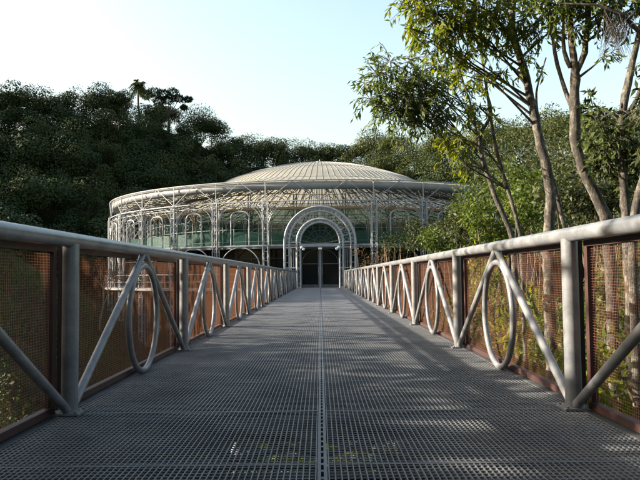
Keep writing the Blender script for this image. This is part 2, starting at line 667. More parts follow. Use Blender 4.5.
# ------------------------------------------------------------------ the round glass and tube theatre
def build_theatre():
    th = empty("glass_theatre", (BC[0], BC[1], 0), "round tubular steel and glass theatre with a low pale ribbed dome and arched entrance", "theatre")
    # everything below is in the theatre's own coordinates; angle 0 faces the bridge
    NB = 33
    DA = 2 * math.pi / NB
    ZT, ZB, ZF = 7.13, 5.76, 2.80

    def P(r, an, z):
        return (r * math.sin(an), -r * math.cos(an), z)

    # roof
    pr = [(0.0, 10.45), (1.5, 10.4), (3.0, 10.25), (4.7, 9.95), (6.2, 9.55), (7.5, 9.12), (8.7, 8.68), (10.2, 7.9), (13.0, 7.0), (16.0, 6.52), (18.9, 6.28)]
    prof = [(r, z + CAM_Z) for r, z in pr]

    def zr(r):
        return float(np.interp(r, [q[0] for q in prof], [q[1] for q in prof]))
    roof = MB().revolve(prof, 132).build("roof", M["roof"], th)
    ribs = MB()
    for i in range(132):
        an = 2 * math.pi * (i + 0.5) / 132
        ribs.tube([P(r, an, zr(r) + 0.012) for r in (1.0, 3.0, 4.7, 6.2, 7.5, 8.7, 10.2, 13.0, 16.0, 18.9)], 0.015, 5)
    for r in (3.5, 7.0, 10.5):
        ribs.tube([P(r, 2 * math.pi * q / 96, zr(r) + 0.01) for q in range(96)], 0.03, 5, closed=True)
    ribs.build("roof_rib", M["slab"], roof)
    cap = MB()
    cap.revolve([(1.15, zr(1.15) - 0.02), (1.12, zr(0) + 0.06), (0.3, zr(0) + 0.12), (0.28, zr(0) + 0.26), (0.40, zr(0) + 0.28), (0.38, zr(0) + 0.33), (0.0, zr(0) + 0.40)], 24)
    cap.build("roof_cap", M["tube"], roof)
    fin = MB().tube([(0.05, 0, zr(0) + 0.38), (0.05, 0, zr(0) + 0.55)], 0.04, 8)
    fin.build("finial", M["tube"], roof)
    # rafters and web bracing under the roof
    rf = MB()
    for i in range(66):
        an = 2 * math.pi * i / 66
        rf.tube([P(r, an, zr(r) - 0.10) for r in (0.5, 3.0, 4.7, 6.2, 7.5, 8.7, 10.2, 13.0, 16.0, 18.6)], 0.035, 5)
        a2 = an + 2 * math.pi / 132
        rf.tube([P(r, a2, zr(r) - 0.75) for r in (5, 6.2, 7.5, 8.7, 10.2, 13.0, 16, 17.6)], 0.035, 5)
        for ra, rb in ((17.6, 16.2), (16.2, 14.8), (14.8, 13.2), (13.2, 11.6), (11.6, 10), (10, 8.4)):
            rm = (ra + rb) / 2
            rf.tube([P(ra, an, zr(ra) - 0.1), P(rm, a2, zr(rm) - 0.75), P(rb, an, zr(rb) - 0.1)], 0.02, 4)
    for r in (6, 8.4, 10, 11.6, 13.2, 14.8, 16.2, 17.6):
        rf.tube([P(r, 2 * math.pi * q / 66, zr(r) - 0.13) for q in range(66)], 0.03, 5, closed=True)
    rf.build("roof_frame", M["beam"], th)
    # curved fascia under the roof edge
    fs = []
    for q in range(15):
        an = -0.5 * math.pi + 2 * math.pi * q / 14
        fs.append((18.58 + 0.26 * math.cos(an), ZT - 0.30 + 0.27 * math.sin(an)))
    MB().revolve(fs, 132).build("fascia", M["fascia"], th)
    # rim truss
    for nm, z, rad in (("top_chord", ZT, 0.044), ("bottom_chord", ZB, 0.045), ("floor_beam", ZF, 0.075), ("bracing_ring", ZB - 0.32, 0.03)):
        MB().tube([P(BR, 2 * math.pi * q / 132, z) for q in range(132)], rad, 8, closed=True).build(nm, M["tube"], th)
    wb = MB()
    wb.tube([P(BR, -DA / 2, ZB), P(BR, 0, ZT - 0.03)], 0.024, 6)
    wb.tube([P(BR, DA / 2, ZB), P(BR, 0, ZT - 0.03)], 0.024, 6)
    wb.tube([P(BR, -DA / 2, ZB), P(BR - 2.2, -DA / 4, zr(BR - 2.2) - 0.3)], 0.03, 6)
    wb.tube([P(BR, DA / 2, ZB), P(BR - 2.2, DA / 4, zr(BR - 2.2) - 0.3)], 0.03, 6)
    wbm = wb.mesh("truss_bay", True)
    wbm.materials.append(M["tube"])
    # columns: four thin tubes tied by rings, from the lake bed to the rim
    cl = MB()
    q4 = [(-0.17, -0.15), (0.17, -0.15), (0.17, 0.15), (-0.17, 0.15)]
    for (x, y) in q4:
        cl.tube([(x, -BR + y, -5.6), (x, -BR + y, ZB)], 0.042, 7)
    z = -5.0
    while z < ZB - 0.1:
        for i in range(4):
            a_, b_ = q4[i], q4[(i + 1) % 4]
            cl.tube([(a_[0], -BR + a_[1], z), (b_[0], -BR + b_[1], z)], 0.022, 5)
        cl.tube([(-0.17, -BR - 0.15, z), (0.17, -BR - 0.15, z + 0.31)], 0.014, 4)
        z += 0.62
    cl.tube([(0, -BR, ZB), (0, -BR, ZT)], 0.04, 6)
    # branching brackets at the head of each column
    for sx in (1, -1):
        for k, (reach, rise, z0) in enumerate(((1.35, 1.55, 4.0), (0.95, 1.35, 4.25), (0.55, 1.1, 4.5))):
            pts = []
            for q in range(9):
                u = q / 8
                pts.append((sx * (0.17 + reach * u ** 1.7), -BR - 0.02 + 0.25 * k * u, z0 + rise * math.sin(u * math.pi / 2)))
            cl.tube(pts, 0.022, 5)
        pts = [(sx * 0.1, -BR + 0.1 + 2.6 * (q / 8) ** 1.6, 3.9 + 2.0 * math.sin(q / 8 * math.pi / 2)) for q in range(9)]
        cl.tube(pts, 0.026, 5)
    clm = cl.mesh("column", True)
    clm.materials.append(M["tube"])
    # upper window frames
    af = MB()
    wdt, top = 0.66, 5.12
    rc = 0.42
    pts = [(-wdt, -BR, ZF + 0.05), (-wdt, -BR, top - rc)]
    pts += [(-wdt + rc - rc * math.cos(q * math.pi / 12), -BR, top - rc + rc * math.sin(q * math.pi / 12)) for q in range(1, 7)]
    pts += [(wdt - rc + rc * math.sin(q * math.pi / 12), -BR, top - rc + rc * math.cos(q * math.pi / 12)) for q in range(0, 7)]
    pts += [(wdt, -BR, ZF + 0.05)]
    af.tube(pts, 0.045, 7)
    af.tube([(0.15 * math.sin(q * math.pi / 12), -BR, top + 0.21 + 0.15 * math.cos(q * math.pi / 12)) for q in range(24)], 0.025, 6, closed=True)
    for sx in (1, -1):
        af.tube([(sx * 0.66, -BR + 0.01, 4.5)] + [(sx * (0.66 - 0.40 * math.sin(q * math.pi / 10)), -BR + 0.01, 4.5 + 0.06 * q) for q in range(1, 9)], 0.018, 5)
    afm = af.mesh("arch_frame", True)
    afm.materials.append(M["tube"])
    la = MB()
    la.tube([(1.42 * math.cos(q * math.pi / 24), -BR, 1.32 + 1.40 * math.sin(q * math.pi / 24)) for q in range(25)], 0.038, 7)
    la.tube([(-1.42, -BR, 0.0), (-1.42, -BR, 1.32)], 0.038, 6)
    la.tube([(1.42, -BR, 0.0), (1.42, -BR, 1.32)], 0.038, 6)
    lam = la.mesh("lower_arch", True)
    lam.materials.append(M["tube"])
    for k in range(NB):
        an = k * DA
        if k != 0:
            o = link("column", clm, None, th)
            o.rotation_euler = (0, 0, an)
        o = link("truss_bay", wbm, None, th)
        o.rotation_euler = (0, 0, an + DA / 2)
        if k not in (0, NB - 1):
            o = link("window_arch", afm, None, th)
            o.rotation_euler = (0, 0, an + DA / 2)
            o = link("lower_arch", lam, None, th)
            o.rotation_euler = (0, 0, an + DA / 2)
    # inner drum of glass
    RD = 15.6
    MB().revolve([(RD, 0.0), (RD, 5.55)], 132).build("glass_drum", M["glass"], th)
    MB().revolve([(RD + 0.08, 5.55), (RD + 0.08, 5.72), (RD - 0.3, 5.72), (RD - 0.3, 5.55), (RD + 0.08, 5.55)], 132).build("ring_beam", M["tan"], th)
    ml = MB()
    for i in range(99):
        an = 2 * math.pi * (i + 0.5) / 99
        ml.tube([P(RD + 0.06, an, 0), P(RD + 0.06, an, 5.55)], 0.022, 5)
    for z in (0.9, 1.8, 3.3, 4.2, 4.9):
        ml.tube([P(RD + 0.06, 2 * math.pi * q / 99, z) for q in range(99)], 0.018, 5, closed=True)
    # curly tracery of thin tubes on the drum's upper half
    for i in range(66):
        an = 2 * math.pi * (i + 0.25) / 66
        hw = 2 * math.pi / 66 * 0.45
        for j in (-1, 1):
            ml.tube([P(RD + 0.12, an + j * hw * (1 - math.cos(q / 10 * math.pi * 0.5)), 3.9 + 1.6 * math.sin(q / 10 * math.pi / 2)) for q in range(11)], 0.018, 4)
        ml.tube([P(RD + 0.12, an + hw * 0.9 + 0.010 * math.cos(q * math.pi / 6), 4.55 + 0.16 * math.sin(q * math.pi / 6)) for q in range(12)], 0.014, 4, closed=True)
    ml.build("drum_frame", M["tube"], th)
    # inner second row of columns and the dark auditorium
    ic = MB()
    for x in (-0.11, 0.11):
        ic.tube([(x, -13.0, 0.0), (x, -13.0, 7.0)], 0.05, 6)
    for sx in (1, -1):
        for reach in (1.3, 0.7):
            ic.tube([(sx * (0.11 + reach * (q / 8) ** 1.7), -13.0, 4.2 + 2.6 * math.sin(q / 8 * math.pi / 2)) for q in range(9)], 0.03, 5)
    icm = ic.mesh("inner_column", True)
    icm.materials.append(M["tube"])
    for k in range(22):
        o = link("inner_column", icm, None, th)
        o.rotation_euler = (0, 0, (k + 0.5) * 2 * math.pi / 22)
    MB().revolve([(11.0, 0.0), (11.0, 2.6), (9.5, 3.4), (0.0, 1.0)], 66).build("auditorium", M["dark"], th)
    # floors
    MB().revolve([(0, 0), (19.45, 0), (19.45, -0.16), (15.0, -0.24), (0, -0.24)], 132).build("ground_floor", M["slab"], th, False)
    MB().revolve([(15.7, ZF - 0.02), (18.75, ZF - 0.02), (18.75, ZF - 0.16), (15.7, ZF - 0.16), (15.7, ZF - 0.02)], 132).build("gallery_floor", M["slab"], th, False)
    MB().revolve([(17.6, ZF + 0.12), (17.6, ZF + 1.05)], 132).build("balustrade", M["teal"], th)
    gr = MB()
    for z in (0.45, 0.95):
        gr.tube([P(19.35, 0.16 + (2 * math.pi - 0.32) * q / 120, z) for q in range(121)], 0.025, 6)
    for q in range(96):
        an = 0.16 + (2 * math.pi - 0.32) * q / 95
        gr.tube([P(19.35, an, 0.0), P(19.35, an, 0.95)], 0.02, 5)
    gr.build("gallery_railing", M["tube"], th)
    # lower storey glazing with dark lattice
    MB().revolve([(17.9, 0.02), (17.9, ZF - 0.17)], 132, a0=0.12, a1=2 * math.pi - 0.12).build("lower_glazing", M["glassdark"], th)
    lt = MB()
    for i in range(99):
        an = 0.14 + (2 * math.pi - 0.28) * i / 98
        lt.tube([P(17.97, an, 0.02), P(17.97, an, ZF - 0.18)], 0.018, 4)
    for z in (1.0, 2.0):
        lt.tube([P(17.97, 0.14 + (2 * math.pi - 0.28) * q / 120, z) for q in range(121)], 0.018, 4)
    lt.build("lower_lattice", M["beam"], th)

    # ---- entrance portal
    yp = 42.35 - BC[1]
    zc = 2.98                                   # springing height
    po = MB()

    def arch(mb, r, y, rad, n=8, z0=0.0, seg=36):
        pts = [(-r, y, z0)] + [(-r * math.cos(math.pi * q / seg), y, zc + r * math.sin(math.pi * q / seg)) for q in range(seg + 1)] + [(r, y, z0)]
        mb.tube(pts, rad, n)
    RO, RI = 2.30, 1.50
    for r, y, rad in ((RO, yp, 0.075), (RO - 0.30, yp, 0.055), (RO - 0.02, yp + 0.55, 0.05), (RO - 0.30, yp + 0.55, 0.045),
                      (RI, yp + 0.1, 0.075), (RI - 0.22, yp + 0.1, 0.06), (RI, yp + 0.6, 0.05)):
        arch(po, r, y, rad)
    # radial ties between the pairs of arches
    for q in range(48):                       # lattice between each pair of arches
        a0, a1 = math.pi * q / 48, math.pi * (q + 1) / 48
        for ra, rb, y in ((RO, RO - 0.30, yp), (RI, RI - 0.22, yp + 0.1), (RO - 0.02, RO - 0.30, yp + 0.55)):
            r0, r1 = (ra, rb) if q % 2 else (rb, ra)
            po.tube([(-r0 * math.cos(a0), y, zc + r0 * math.sin(a0)), (-r1 * math.cos(a1), y, zc + r1 * math.sin(a1))], 0.014, 4)
        if q % 2:
            po.tube([(-RO * math.cos(a0), yp, zc + RO * math.sin(a0)), (-(RO - 0.02) * math.cos(a0), yp + 0.55, zc + (RO - 0.02) * math.sin(a0))], 0.018, 4)
    for q in range(0, 25):
        an = math.pi * q / 24
        for ra, rb, y in ((RO, RO - 0.30, yp), (RI, RI - 0.22, yp + 0.1)):
            po.tube([(-ra * math.cos(an), y, zc + ra * math.sin(an)), (-rb * math.cos(an), y, zc + rb * math.sin(an))], 0.022, 5)
        if q % 2 == 0:
            po.tube([(-(RO - 0.3) * math.cos(an), yp + 0.2, zc + (RO - 0.3) * math.sin(an)), (-RI * math.cos(an), yp + 0.2, zc + RI * math.sin(an))], 0.018, 5)
    for q in range(16):
        an = math.pi * (q + 0.5) / 16
        rm = (RO - 0.3 + RI) / 2
        cx, cz = -rm * math.cos(an), zc + rm * math.sin(an)
        po.tube([(cx + 0.13 * math.cos(t * math.pi / 6), yp + 0.2, cz + 0.13 * math.sin(t * math.pi / 6)) for t in range(12)], 0.016, 4, closed=True)
    # pilasters either side of the doors
    for s in (1, -1):
        for x in (1.62, 1.75, 1.88):
            po.tube([(s * x, yp + 0.15, 0), (s * x, yp + 0.15, zc - 0.35)], 0.022, 5)
        for z in (0.05, 1.3, zc - 0.35, zc - 0.02):
            po.tube([(s * (RI - 0.22), yp + 0.1, z), (s * RO, yp + 0.1, z)], 0.04, 6)
        for z in np.arange(0.3, 2.6, 0.45):
            po.tube([(s * (RI - 0.22), yp + 0.1, z), (s * RI, yp + 0.1, z)], 0.018, 5)
            po.tube([(s * (RO - 0.3), yp, z), (s * RO, yp, z)], 0.018, 5)
    portal = po.build("portal", M["portal"], th)
    lin = MB().box(-RI + 0.2, RI - 0.2, yp + 0.04, yp + 0.20, zc - 0.30, zc - 0.10)
    lin.build("lintel", M["tube"], portal, False)
    # fanlight with flat arc, glass and tracery
    fl = MB()
    fl.tube([(-1.27 + 2.54 * q / 16, yp + 0.15, zc + 0.12 - 0.20 * math.sin(math.pi * q / 16)) for q in range(17)], 0.03, 6)
    for q in range(1, 8):
        an = math.pi * q / 8
        fl.tube([(-0.35 * math.cos(an), yp + 0.35, zc + 0.35 * math.sin(an)), (-1.25 * math.cos(an), yp + 0.35, zc + 1.25 * math.sin(an))], 0.014, 4)
    for r in (0.35, 0.8):
        fl.tube([(-r * math.cos(math.pi * q / 20), yp + 0.35, zc + r * math.sin(math.pi * q / 20)) for q in range(21)], 0.016, 4)
    fl.build("fanlight_frame", M["beam"], portal)
    fg = MB()
    fg.v = [(0, yp + 0.40, zc)] + [(-1.27 * math.cos(math.pi * q / 32), yp + 0.40, zc + 1.27 * math.sin(math.pi * q / 32)) for q in range(33)]
    fg.f = [(0, q + 1, q + 2) for q in range(32)]
    fg.build("fanlight_glass", M["glass"], portal, False)
    # double doors
    for s in (1, -1):
        d = MB()
        x0, x1 = (0.08, 1.26)
        yd = yp + 0.55
        for xa, xb, za, zb in ((x0, x0 + 0.07, 0.03, 2.64), (x1 - 0.07, x1, 0.03, 2.64), (x0 + 0.07, x1 - 0.07, 0.03, 0.22), (x0 + 0.07, x1 - 0.07, 2.56, 2.64), (x0 + 0.07, x1 - 0.07, 1.55, 1.60)):
            xs = sorted((s * xa, s * xb))
            d.box(xs[0], xs[1], yd, yd + 0.06, za, zb)
        d.tube([(s * (x0 + 0.1), yd - 0.01, 2.5)] + [(s * (x0 + 0.1 + 1.0 * math.sin(q * math.pi / 16)), yd - 0.01, 1.62 + 0.88 * math.cos(q * math.pi / 16)) for q in range(9)], 0.018, 5)
        door = d.build("door", M["beam"], th, False)
        xs = sorted((s * (x0 + 0.07), s * (x1 - 0.07)))
        g = MB().box(xs[0], xs[1], yd + 0.02, yd + 0.035, 0.22, 2.56)
        g.build("door_glass", M["glassdark"], door, False)
        h = MB().tube([(s * 0.12, yd - 0.02, 0.95), (s * 0.12, yd - 0.07, 0.97), (s * 0.12, yd - 0.07, 1.33), (s * 0.12, yd - 0.02, 1.35)], 0.014, 6)
        h.build("handle", M["tube"], door)
    MB().tube([(-0.03, yp + 0.56, 0), (-0.03, yp + 0.56, 2.66)], 0.035, 6).tube([(0.03, yp + 0.56, 0), (0.03, yp + 0.56, 2.66)], 0.035, 6).build("door_mullion", M["tube"], th)
    # wall lamps
    for s in (1, -1):
        for dx, dz in ((0.0, 0.0), (0.13, -0.10)):
            lm = MB()
            pr_ = [(0.095 * math.sin(math.pi * q / 10), -0.095 * math.cos(math.pi * q / 10)) for q in range(11)]
            cx = s * (1.20 - dx)
            cz = 2.62 + dz
            lm.revolve([(r, z + cz) for r, z in pr_], 14, c=(cx, yp - 0.10))
            b = lm.build("lamp_globe", M["lampglass"], th)
            ar = MB().tube([(s * 1.30, yp + 0.06, cz), (cx, yp - 0.03, cz)], 0.014, 5)
            ar.build("lamp_arm", M["beam"], b)
    MB().box(-0.12, 0.12, yp - 0.02, yp + 0.03, 2.50, 2.62).build("sensor_box", M["lampglass"], th, False)


build_theatre()


# ------------------------------------------------------------------ vegetation builders
def crown_points(n, lobes, shell=0.62):
    """Points in the outer shells of several ellipsoid lobes; returns positions and outward directions."""
    lob = np.array(lobes, float)                # cx cy cz rx ry rz
    wt = lob[:, 3] * lob[:, 4] + lob[:, 3] * lob[:, 5]
    idx = rng.choice(len(lob), n, p=wt / wt.sum())
    d = unit(rng.normal(size=(n, 3)))
    rad = (shell + (1 - shell) * rng.random(n) ** 0.6) * (1 + 0.10 * rng.normal(size=n))
    P = lob[idx, :3] + d * rad[:, None] * lob[idx, 3:]
    return P, d


def make_crown_arrays(h, wd, n, leaf, nlobe, style="round"):
    lobes = []
    for i in range(nlobe):
        an = 2 * math.pi * i / nlobe + rnd.uniform(-0.5, 0.5)
        k = rnd.uniform(0.25, 0.62)
        if style == "tall":
            zc_ = h * (0.35 + 0.58 * i / nlobe)
            rr = wd * rnd.uniform(0.30, 0.42) * (1.1 - 0.5 * i / nlobe)
            k *= 0.6
        else:
            zc_ = h * rnd.uniform(0.50, 0.86)
            rr = wd * rnd.uniform(0.24, 0.40)
        lobes.append((wd * 0.5 * k * math.cos(an) * 1.5, wd * 0.5 * k * math.sin(an) * 1.5, zc_, rr, rr, rr * rnd.uniform(0.65, 0.95)))
    lobes.append((0, 0, h * 0.62, wd * 0.33, wd * 0.33, h * 0.30))
    P, d = crown_points(n, lobes, 0.7)
    N = unit(d + rng.normal(size=(n, 3)) * 0.42 + np.array([0, 0, 0.25]))
    D = np.cross(N, rng.normal(size=(n, 3)))
    L = leaf * rng.uniform(0.6, 1.35, n)
    return leaf_arrays(P, D, L, L * rng.uniform(0.6, 0.95, n), N)


def trunk_mb(h, r, lean=0.3, limbs=4, wd=3.0):
    mb = MB()
    p = [(lean * 0.3 * math.sin(q * 0.9), lean * 0.3 * math.cos(q * 1.1), -0.5 + (h * 0.72 + 0.5) * q / 6) for q in range(7)]
    mb.tube(p, [r * (1.15 - 0.8 * q / 6) for q in range(7)], 8)
    for i in range(limbs):
        b = Vector(p[3 + i % 3])
        an = i * 2.4 + rnd.uniform(-.4, .4)
        e_ = b + Vector((math.cos(an) * wd * 0.34, math.sin(an) * wd * 0.34, h * rnd.uniform(0.18, 0.32)))
        m_ = (b + e_) / 2 + Vector((0, 0, -0.1 * h * 0.5))
        mb.tube([b, m_, e_], [r * 0.45, r * 0.32, r * 0.12], 6)
    return mb


PROTO = []
for (h, wd, n, leaf, nl, stl) in ((8.2, 6.6, 5200, 0.26, 7, "round"), (9.2, 5.4, 5000, 0.25, 7, "tall"), (7.0, 7.4, 5400, 0.25, 8, "round"),
                                  (8.6, 5.8, 4900, 0.25, 6, "round"), (7.6, 4.6, 4200, 0.25, 6, "tall")):
    V, Q = make_crown_arrays(h, wd, n, leaf, nl, stl)
    PROTO.append((h, wd, V, Q, trunk_mb(h, 0.16, 0.4, 4, wd)))


def sky_r(px, frac=1.0):
    az = math.atan((px - 320) / F)
    d = float(np.interp(px, D_PX, D_V)) * frac
    return d * math.sin(az), d * math.cos(az)


# --- individual trees along the skylines, copied from prototypes
proto_me = {}


def hill_tree(x, y, k, sc, label, group, leafm="forest", cat="tree", name="hill_tree"):
    h, wd, V, Q, tmb = PROTO[k]
    key = (k, leafm)
    if key not in proto_me:
        cm = np_mesh("crown", V, Q)
        cm.materials.append(M[leafm])
        tm = tmb.mesh("trunk", True)
        tm.materials.append(M["bark"])
        proto_me[key] = (cm, tm)
    cm, tm = proto_me[key]
    root = empty(name, (x, y, gz(x, y) - 0.1), label, cat, group, rnd.uniform(0, 6.28))
    root.scale = (sc * rnd.uniform(0.9, 1.15), sc * rnd.uniform(0.9, 1.15), sc)
    link("crown", cm, None, root)
    link("trunk", tm, None, root)
    return root


ORD = ["first", "second", "third", "fourth", "fifth", "sixth", "seventh", "eighth", "ninth", "tenth", "eleventh", "twelfth", "thirteenth", "fourteenth", "fifteenth"]
occupied = []
for i, (px, k, sc) in enumerate([(6, 0, .95), (26, 2, 1.0), (44, 3, .92), (64, 1, .82), (82, 2, .9), (100, 0, .9), (118, 4, .98)]):
    x, y = sky_r(px, 0.985)
    hill_tree(x, y, k, sc, "dark broadleaf tree on the skyline left of the palm, %s from the left" % ORD[i], "trees along the left skyline")
    occupied.append((x, y))
for i, (px, k, sc) in enumerate([(196, 2, .95), (212, 0, .95), (228, 3, .9), (246, 2, .95), (264, 0, .85), (284, 4, 1.0), (303, 2, 1.0), (326, 3, .9), (344, 0, .9)]):
    x, y = sky_r(px, 0.985)
    hill_tree(x, y, k, sc, "dark rounded tree on the falling skyline behind the dome, %s right of the umbrella pine" % ORD[i], "trees along the skyline behind the dome")
    occupied.append((x, y))
for i, (px, k, sc, fr) in enumerate([(362, 0, .9, 1), (377, 2, 1.05, 1), (393, 3, 1.0, 1), (410, 2, .95, 1), (368, 2, .9, .9), (386, 0, .95, .9), (404, 3, .9, .9), (425, 2, .95, .95), (442, 0, 1.0, 1)]):
    x, y = sky_r(px, fr)
    row = "top row" if fr == 1 else "lower row"
    hill_tree(x, y, k, sc, "sunlit olive tree, %s of the knoll right of the dome, %s of nine" % (row, ORD[i]), "trees on the knoll right of the dome", "hill_leaf")
    occupied.append((x, y))
for i, (px, k, sc, fr) in enumerate([(466, 2, 1.0, 1), (490, 0, 1.0, 1), (515, 3, 1.0, 1), (540, 2, 1.0, 1), (566, 0, 1.0, 1), (592, 2, 1.0, 1), (618, 3, 1.0, 1), (645, 0, 1, 1)]):
    x, y = sky_r(px, fr)
    hill_tree(x, y, k, sc, "sunlit hilltop tree between the near trunks, %s from the left" % ORD[i], "trees on the right hilltop", "hill_leaf")
    occupied.append((x, y))


# --- palm and umbrella pine that stand out on the skyline
def palm(px, ytop):
    x, y = sky_r(px, 0.97)
    z0 = gz(x, y)
    zt = at(px, ytop, y).z
    root = empty("palm_tree", (x, y, z0), "slender feathery palm standing above the left skyline beside the umbrella pine", "palm")
    hh = zt - z0 - 1.0
    MB().tube([(0.15 * math.sin(q), 0, -0.5 + (hh + 0.5) * q / 6) for q in range(7)], [0.2 - 0.012 * q for q in range(7)], 8).build("trunk", M["bark_dark"], root)
    Vs, Qs, nb = [], [], 0
    for i in range(34):
        an = i * 2.399
        el = rnd.uniform(-0.7, 1.45)
        Lf = rnd.uniform(1.7, 2.5)
        pts, dirs = [], []
        for q in range(30):
            u = q / 29
            rr = Lf * u * math.cos(el) * 0.85
            zz = hh + Lf * u * math.sin(el) - 1.5 * u * u
            for sd in (1, -1):
                pts.append((rr * math.cos(an), rr * math.sin(an), zz))
                dirs.append((math.cos(an) * 0.6 - sd * math.sin(an), math.sin(an) * 0.6 + sd * math.cos(an), -0.8))
        V, Q = leaf_arrays(np.array(pts), np.array(dirs), 0.55, 0.12)
        Vs.append(V); Qs.append(Q + nb); nb += len(V)
    link("crown", np_mesh("crown", np.concatenate(Vs), np.concatenate(Qs)), M["hill_leaf"], root)


palm(138, 77)


def umbrella_pine(px, pts_px):
    x, y = sky_r(px, 0.985)
    z0 = gz(x, y)
    root = empty("umbrella_pine", (x, y, z0), "flat-topped umbrella pine with dark tufts on bare branches right of the palm", "pine tree")
    tr = MB()
    Ps, Ds = [], []
    top = None
    fork = Vector((0, 0, at(px, 112, y).z - z0))
    tr.tube([(0, 0, -0.5), (0.1, 0, fork.z * 0.5), fork], [0.28, 0.22, 0.18], 8)
    for (qx, qy, rr) in pts_px:
        c = at(qx, qy, y) - Vector((x, y, z0)) + Vector((0, rnd.uniform(-1, 1), 0))
        tr.tube([fork, (fork + c) / 2 + Vector((0, 0, -0.4)), c], [0.12, 0.08, 0.05], 6)
        P, d = crown_points(380, [(c.x, c.y, c.z, rr, rr, rr * 0.62)], 0.4)
        Ps.append(P); Ds.append(d + np.array([0, 0, 0.4]))
    tr.build("trunk", M["bark_dark"], root)
    P, D = np.concatenate(Ps), np.concatenate(Ds) 
    D = D + rng.normal(size=D.shape) * 0.5
    V, Q = leaf_arrays(P, D, rng.uniform(0.3, 0.6, len(P)), 0.16)
    link("crown", np_mesh("crown", V, Q), M["forest"], root)


umbrella_pine(168, [(149, 94, 1.2), (157, 92, 1.25), (166, 94, 1.2), (175, 92, 1.0), (181, 98, .9), (190, 99, .65), (160, 99, 1.1), (186, 107, .5), (170, 99, 1.0)])


# --- the wood that clothes the hills (one mass), with unseen trees added for shade
def build_forest():
    Vs, Qs, nb = [], [], 0
    cnt = 0
    tries = 0
    pts = list(occupied)
    while tries < 16000 and cnt < 430:
        tries += 1
        px = rnd.uniform(-330, 800)
        az = math.atan((px - 320) / F)
        Dr = float(np.interp(px, D_PX, D_V))
        d = rnd.uniform(18, Dr * 1.02)
        x, y = d * math.sin(az), d * math.cos(az)
        s = float(seg_s(x, y))
        if s < 3.5 or (px > 420 and d < 45):
            continue
        h0 = gz(x, y)
        if px > -230 and px < 300 and d < 44:
            continue
        if h0 < -4.2:
            continue
        if px < 320 and y < 62 and h0 + 10.0 > (-x - 3.0) * 0.38:
            continue
        mind = 2.7 + 0.9 * d / 110
        if any((x - a_) ** 2 + (y - b_) ** 2 < mind * mind for a_, b_ in pts):
            continue
        pts.append((x, y))
        k = rnd.randrange(5)
        h, wd, V, Q, _ = PROTO[k]
        sc = rnd.uniform(0.68, 1.12)
        if d > Dr * 0.9:
            sc *= 0.9
        an = rnd.uniform(0, 6.28)
        c_, s_ = math.cos(an), math.sin(an)
        sx = sc * rnd.uniform(0.9, 1.15)
        W = np.stack([(V[:, 0] * c_ - V[:, 1] * s_) * sx + x, (V[:, 0] * s_ + V[:, 1] * c_) * sx + y, V[:, 2] * sc + h0 - 0.8 * sc], 1)
        Vs.append(W); Qs.append(Q + nb); nb += len(W)
        cnt += 1
    near = [(-8.6, 4.2, 2, 1.15), (-9.6, 5.4, 0, 1.0), (-10.2, 2.0, 3, 1.1), (-9.0, 3.4, 0, 1.0), (-6.4, 3.4, 2, 0.85), (-4.9, 1.0, 2, .62), (-5.2, 3.1, 0, .60), (-4.7, -1.3, 2, .68), (-6.2, 0.6, 2, 0.9), (-6.4, -2.4, 0, 0.95), (-7.2, 4.9, 3, 0.8), (-7.6, 1.2, 3, 1.0), (-7.4, -1.8, 0, 1.0), (-12.5, 4.0, 1, 1.1), (-11.5, 2.6, 0, 1.1), (-11, -0.6, 2, 1.25), (-9.5, -5, 0, 1.05),  # unseen trees beside and behind the camera, added to block light there
            (-7, -9, 2, 1.1), (-3.8, -14, 0, 1.2), (4.5, -12, 3, 1.2), (8.5, -8, 2, 1.2), (8.5, -3, 0, 1.1), (0.5, -19, 2, 1.3), (12, -12, 1, 1.3), (-13, -12, 0, 1.3), (9.5, 2, 3, 1.0), (13, -4, 2, 1.2), (7, -18, 0, 1.3), (-8, -19, 3, 1.3), (-20, -3, 2, 1.2)]
    for i, y in enumerate(np.arange(25.5, 42.5, 2.7)):     # unseen tall left-shore trees, added to shade the far deck
        x = -27.0 - 1.2 * (i % 3)
        k = (0, 3, 2)[i % 3]
        near.append((x, y, k, (11.8 + 0.6 * (i % 2) - gz(x, y)) / PROTO[k][0]))
    for x, y, k, sc in near:
        h, wd, V, Q, _ = PROTO[k]
        Vs.append(V * sc + np.array([x, y, gz(x, y) - 0.6]))
        Qs.append(Q + nb)
        nb += len(V)
    for x, y, k, sc in [(-5.2, -1.0, 0, 1.5), (5.4, -3.0, 2, 1.6), (-4.8, -7.5, 3, 1.6), (5.0, -9, 0, 1.6), (-2.6, -4.5, 2, 1.5)]:   # unseen overhanging trees added to darken the near end
        h, wd, V, Q, _ = PROTO[k]
        W = V * sc
        W = W + np.array([x, y, 5.4 - np.percentile(W[:, 2], 1)])
        Vs.append(W)
        Qs.append(Q + nb)
        nb += len(W)
    nleaf = sum(len(q) for q in Qs)
    tb = MB()
    for x, y, top in ((-5.2, -1.0, 9), (5.4, -3.0, 9), (-4.8, -7.5, 9), (5.0, -9, 9), (-2.9, -4.5, 9)):  # trunks for the added overhanging shade trees
        z0 = gz(x, y) - 0.4
        tb.tube([(x, y, z0), (x + 0.2, y, 1.0), (x - 0.1, y + 0.2, 5), (x, y, top)], [0.22, 0.19, 0.15, 0.07], 10, caps=False)
    Vs.append(np.array(tb.v))
    Qs.append(np.array(tb.f) + nb)
    me = np_mesh("forest", np.concatenate(Vs), np.concatenate(Qs))
    me.materials.append(M["forest"])
    me.materials.append(M["bark_dark"])
    mi = np.zeros(len(me.polygons), dtype=np.int32)
    mi[nleaf:] = 1
    me.polygons.foreach_set("material_index", mi)
    o = link("forest", me, None)
    tag(o, "dense dark wood covering the hillsides around the theatre, plus unseen trees added for shade", "forest", kind="stuff")
    print("forest trees", cnt)


build_forest()


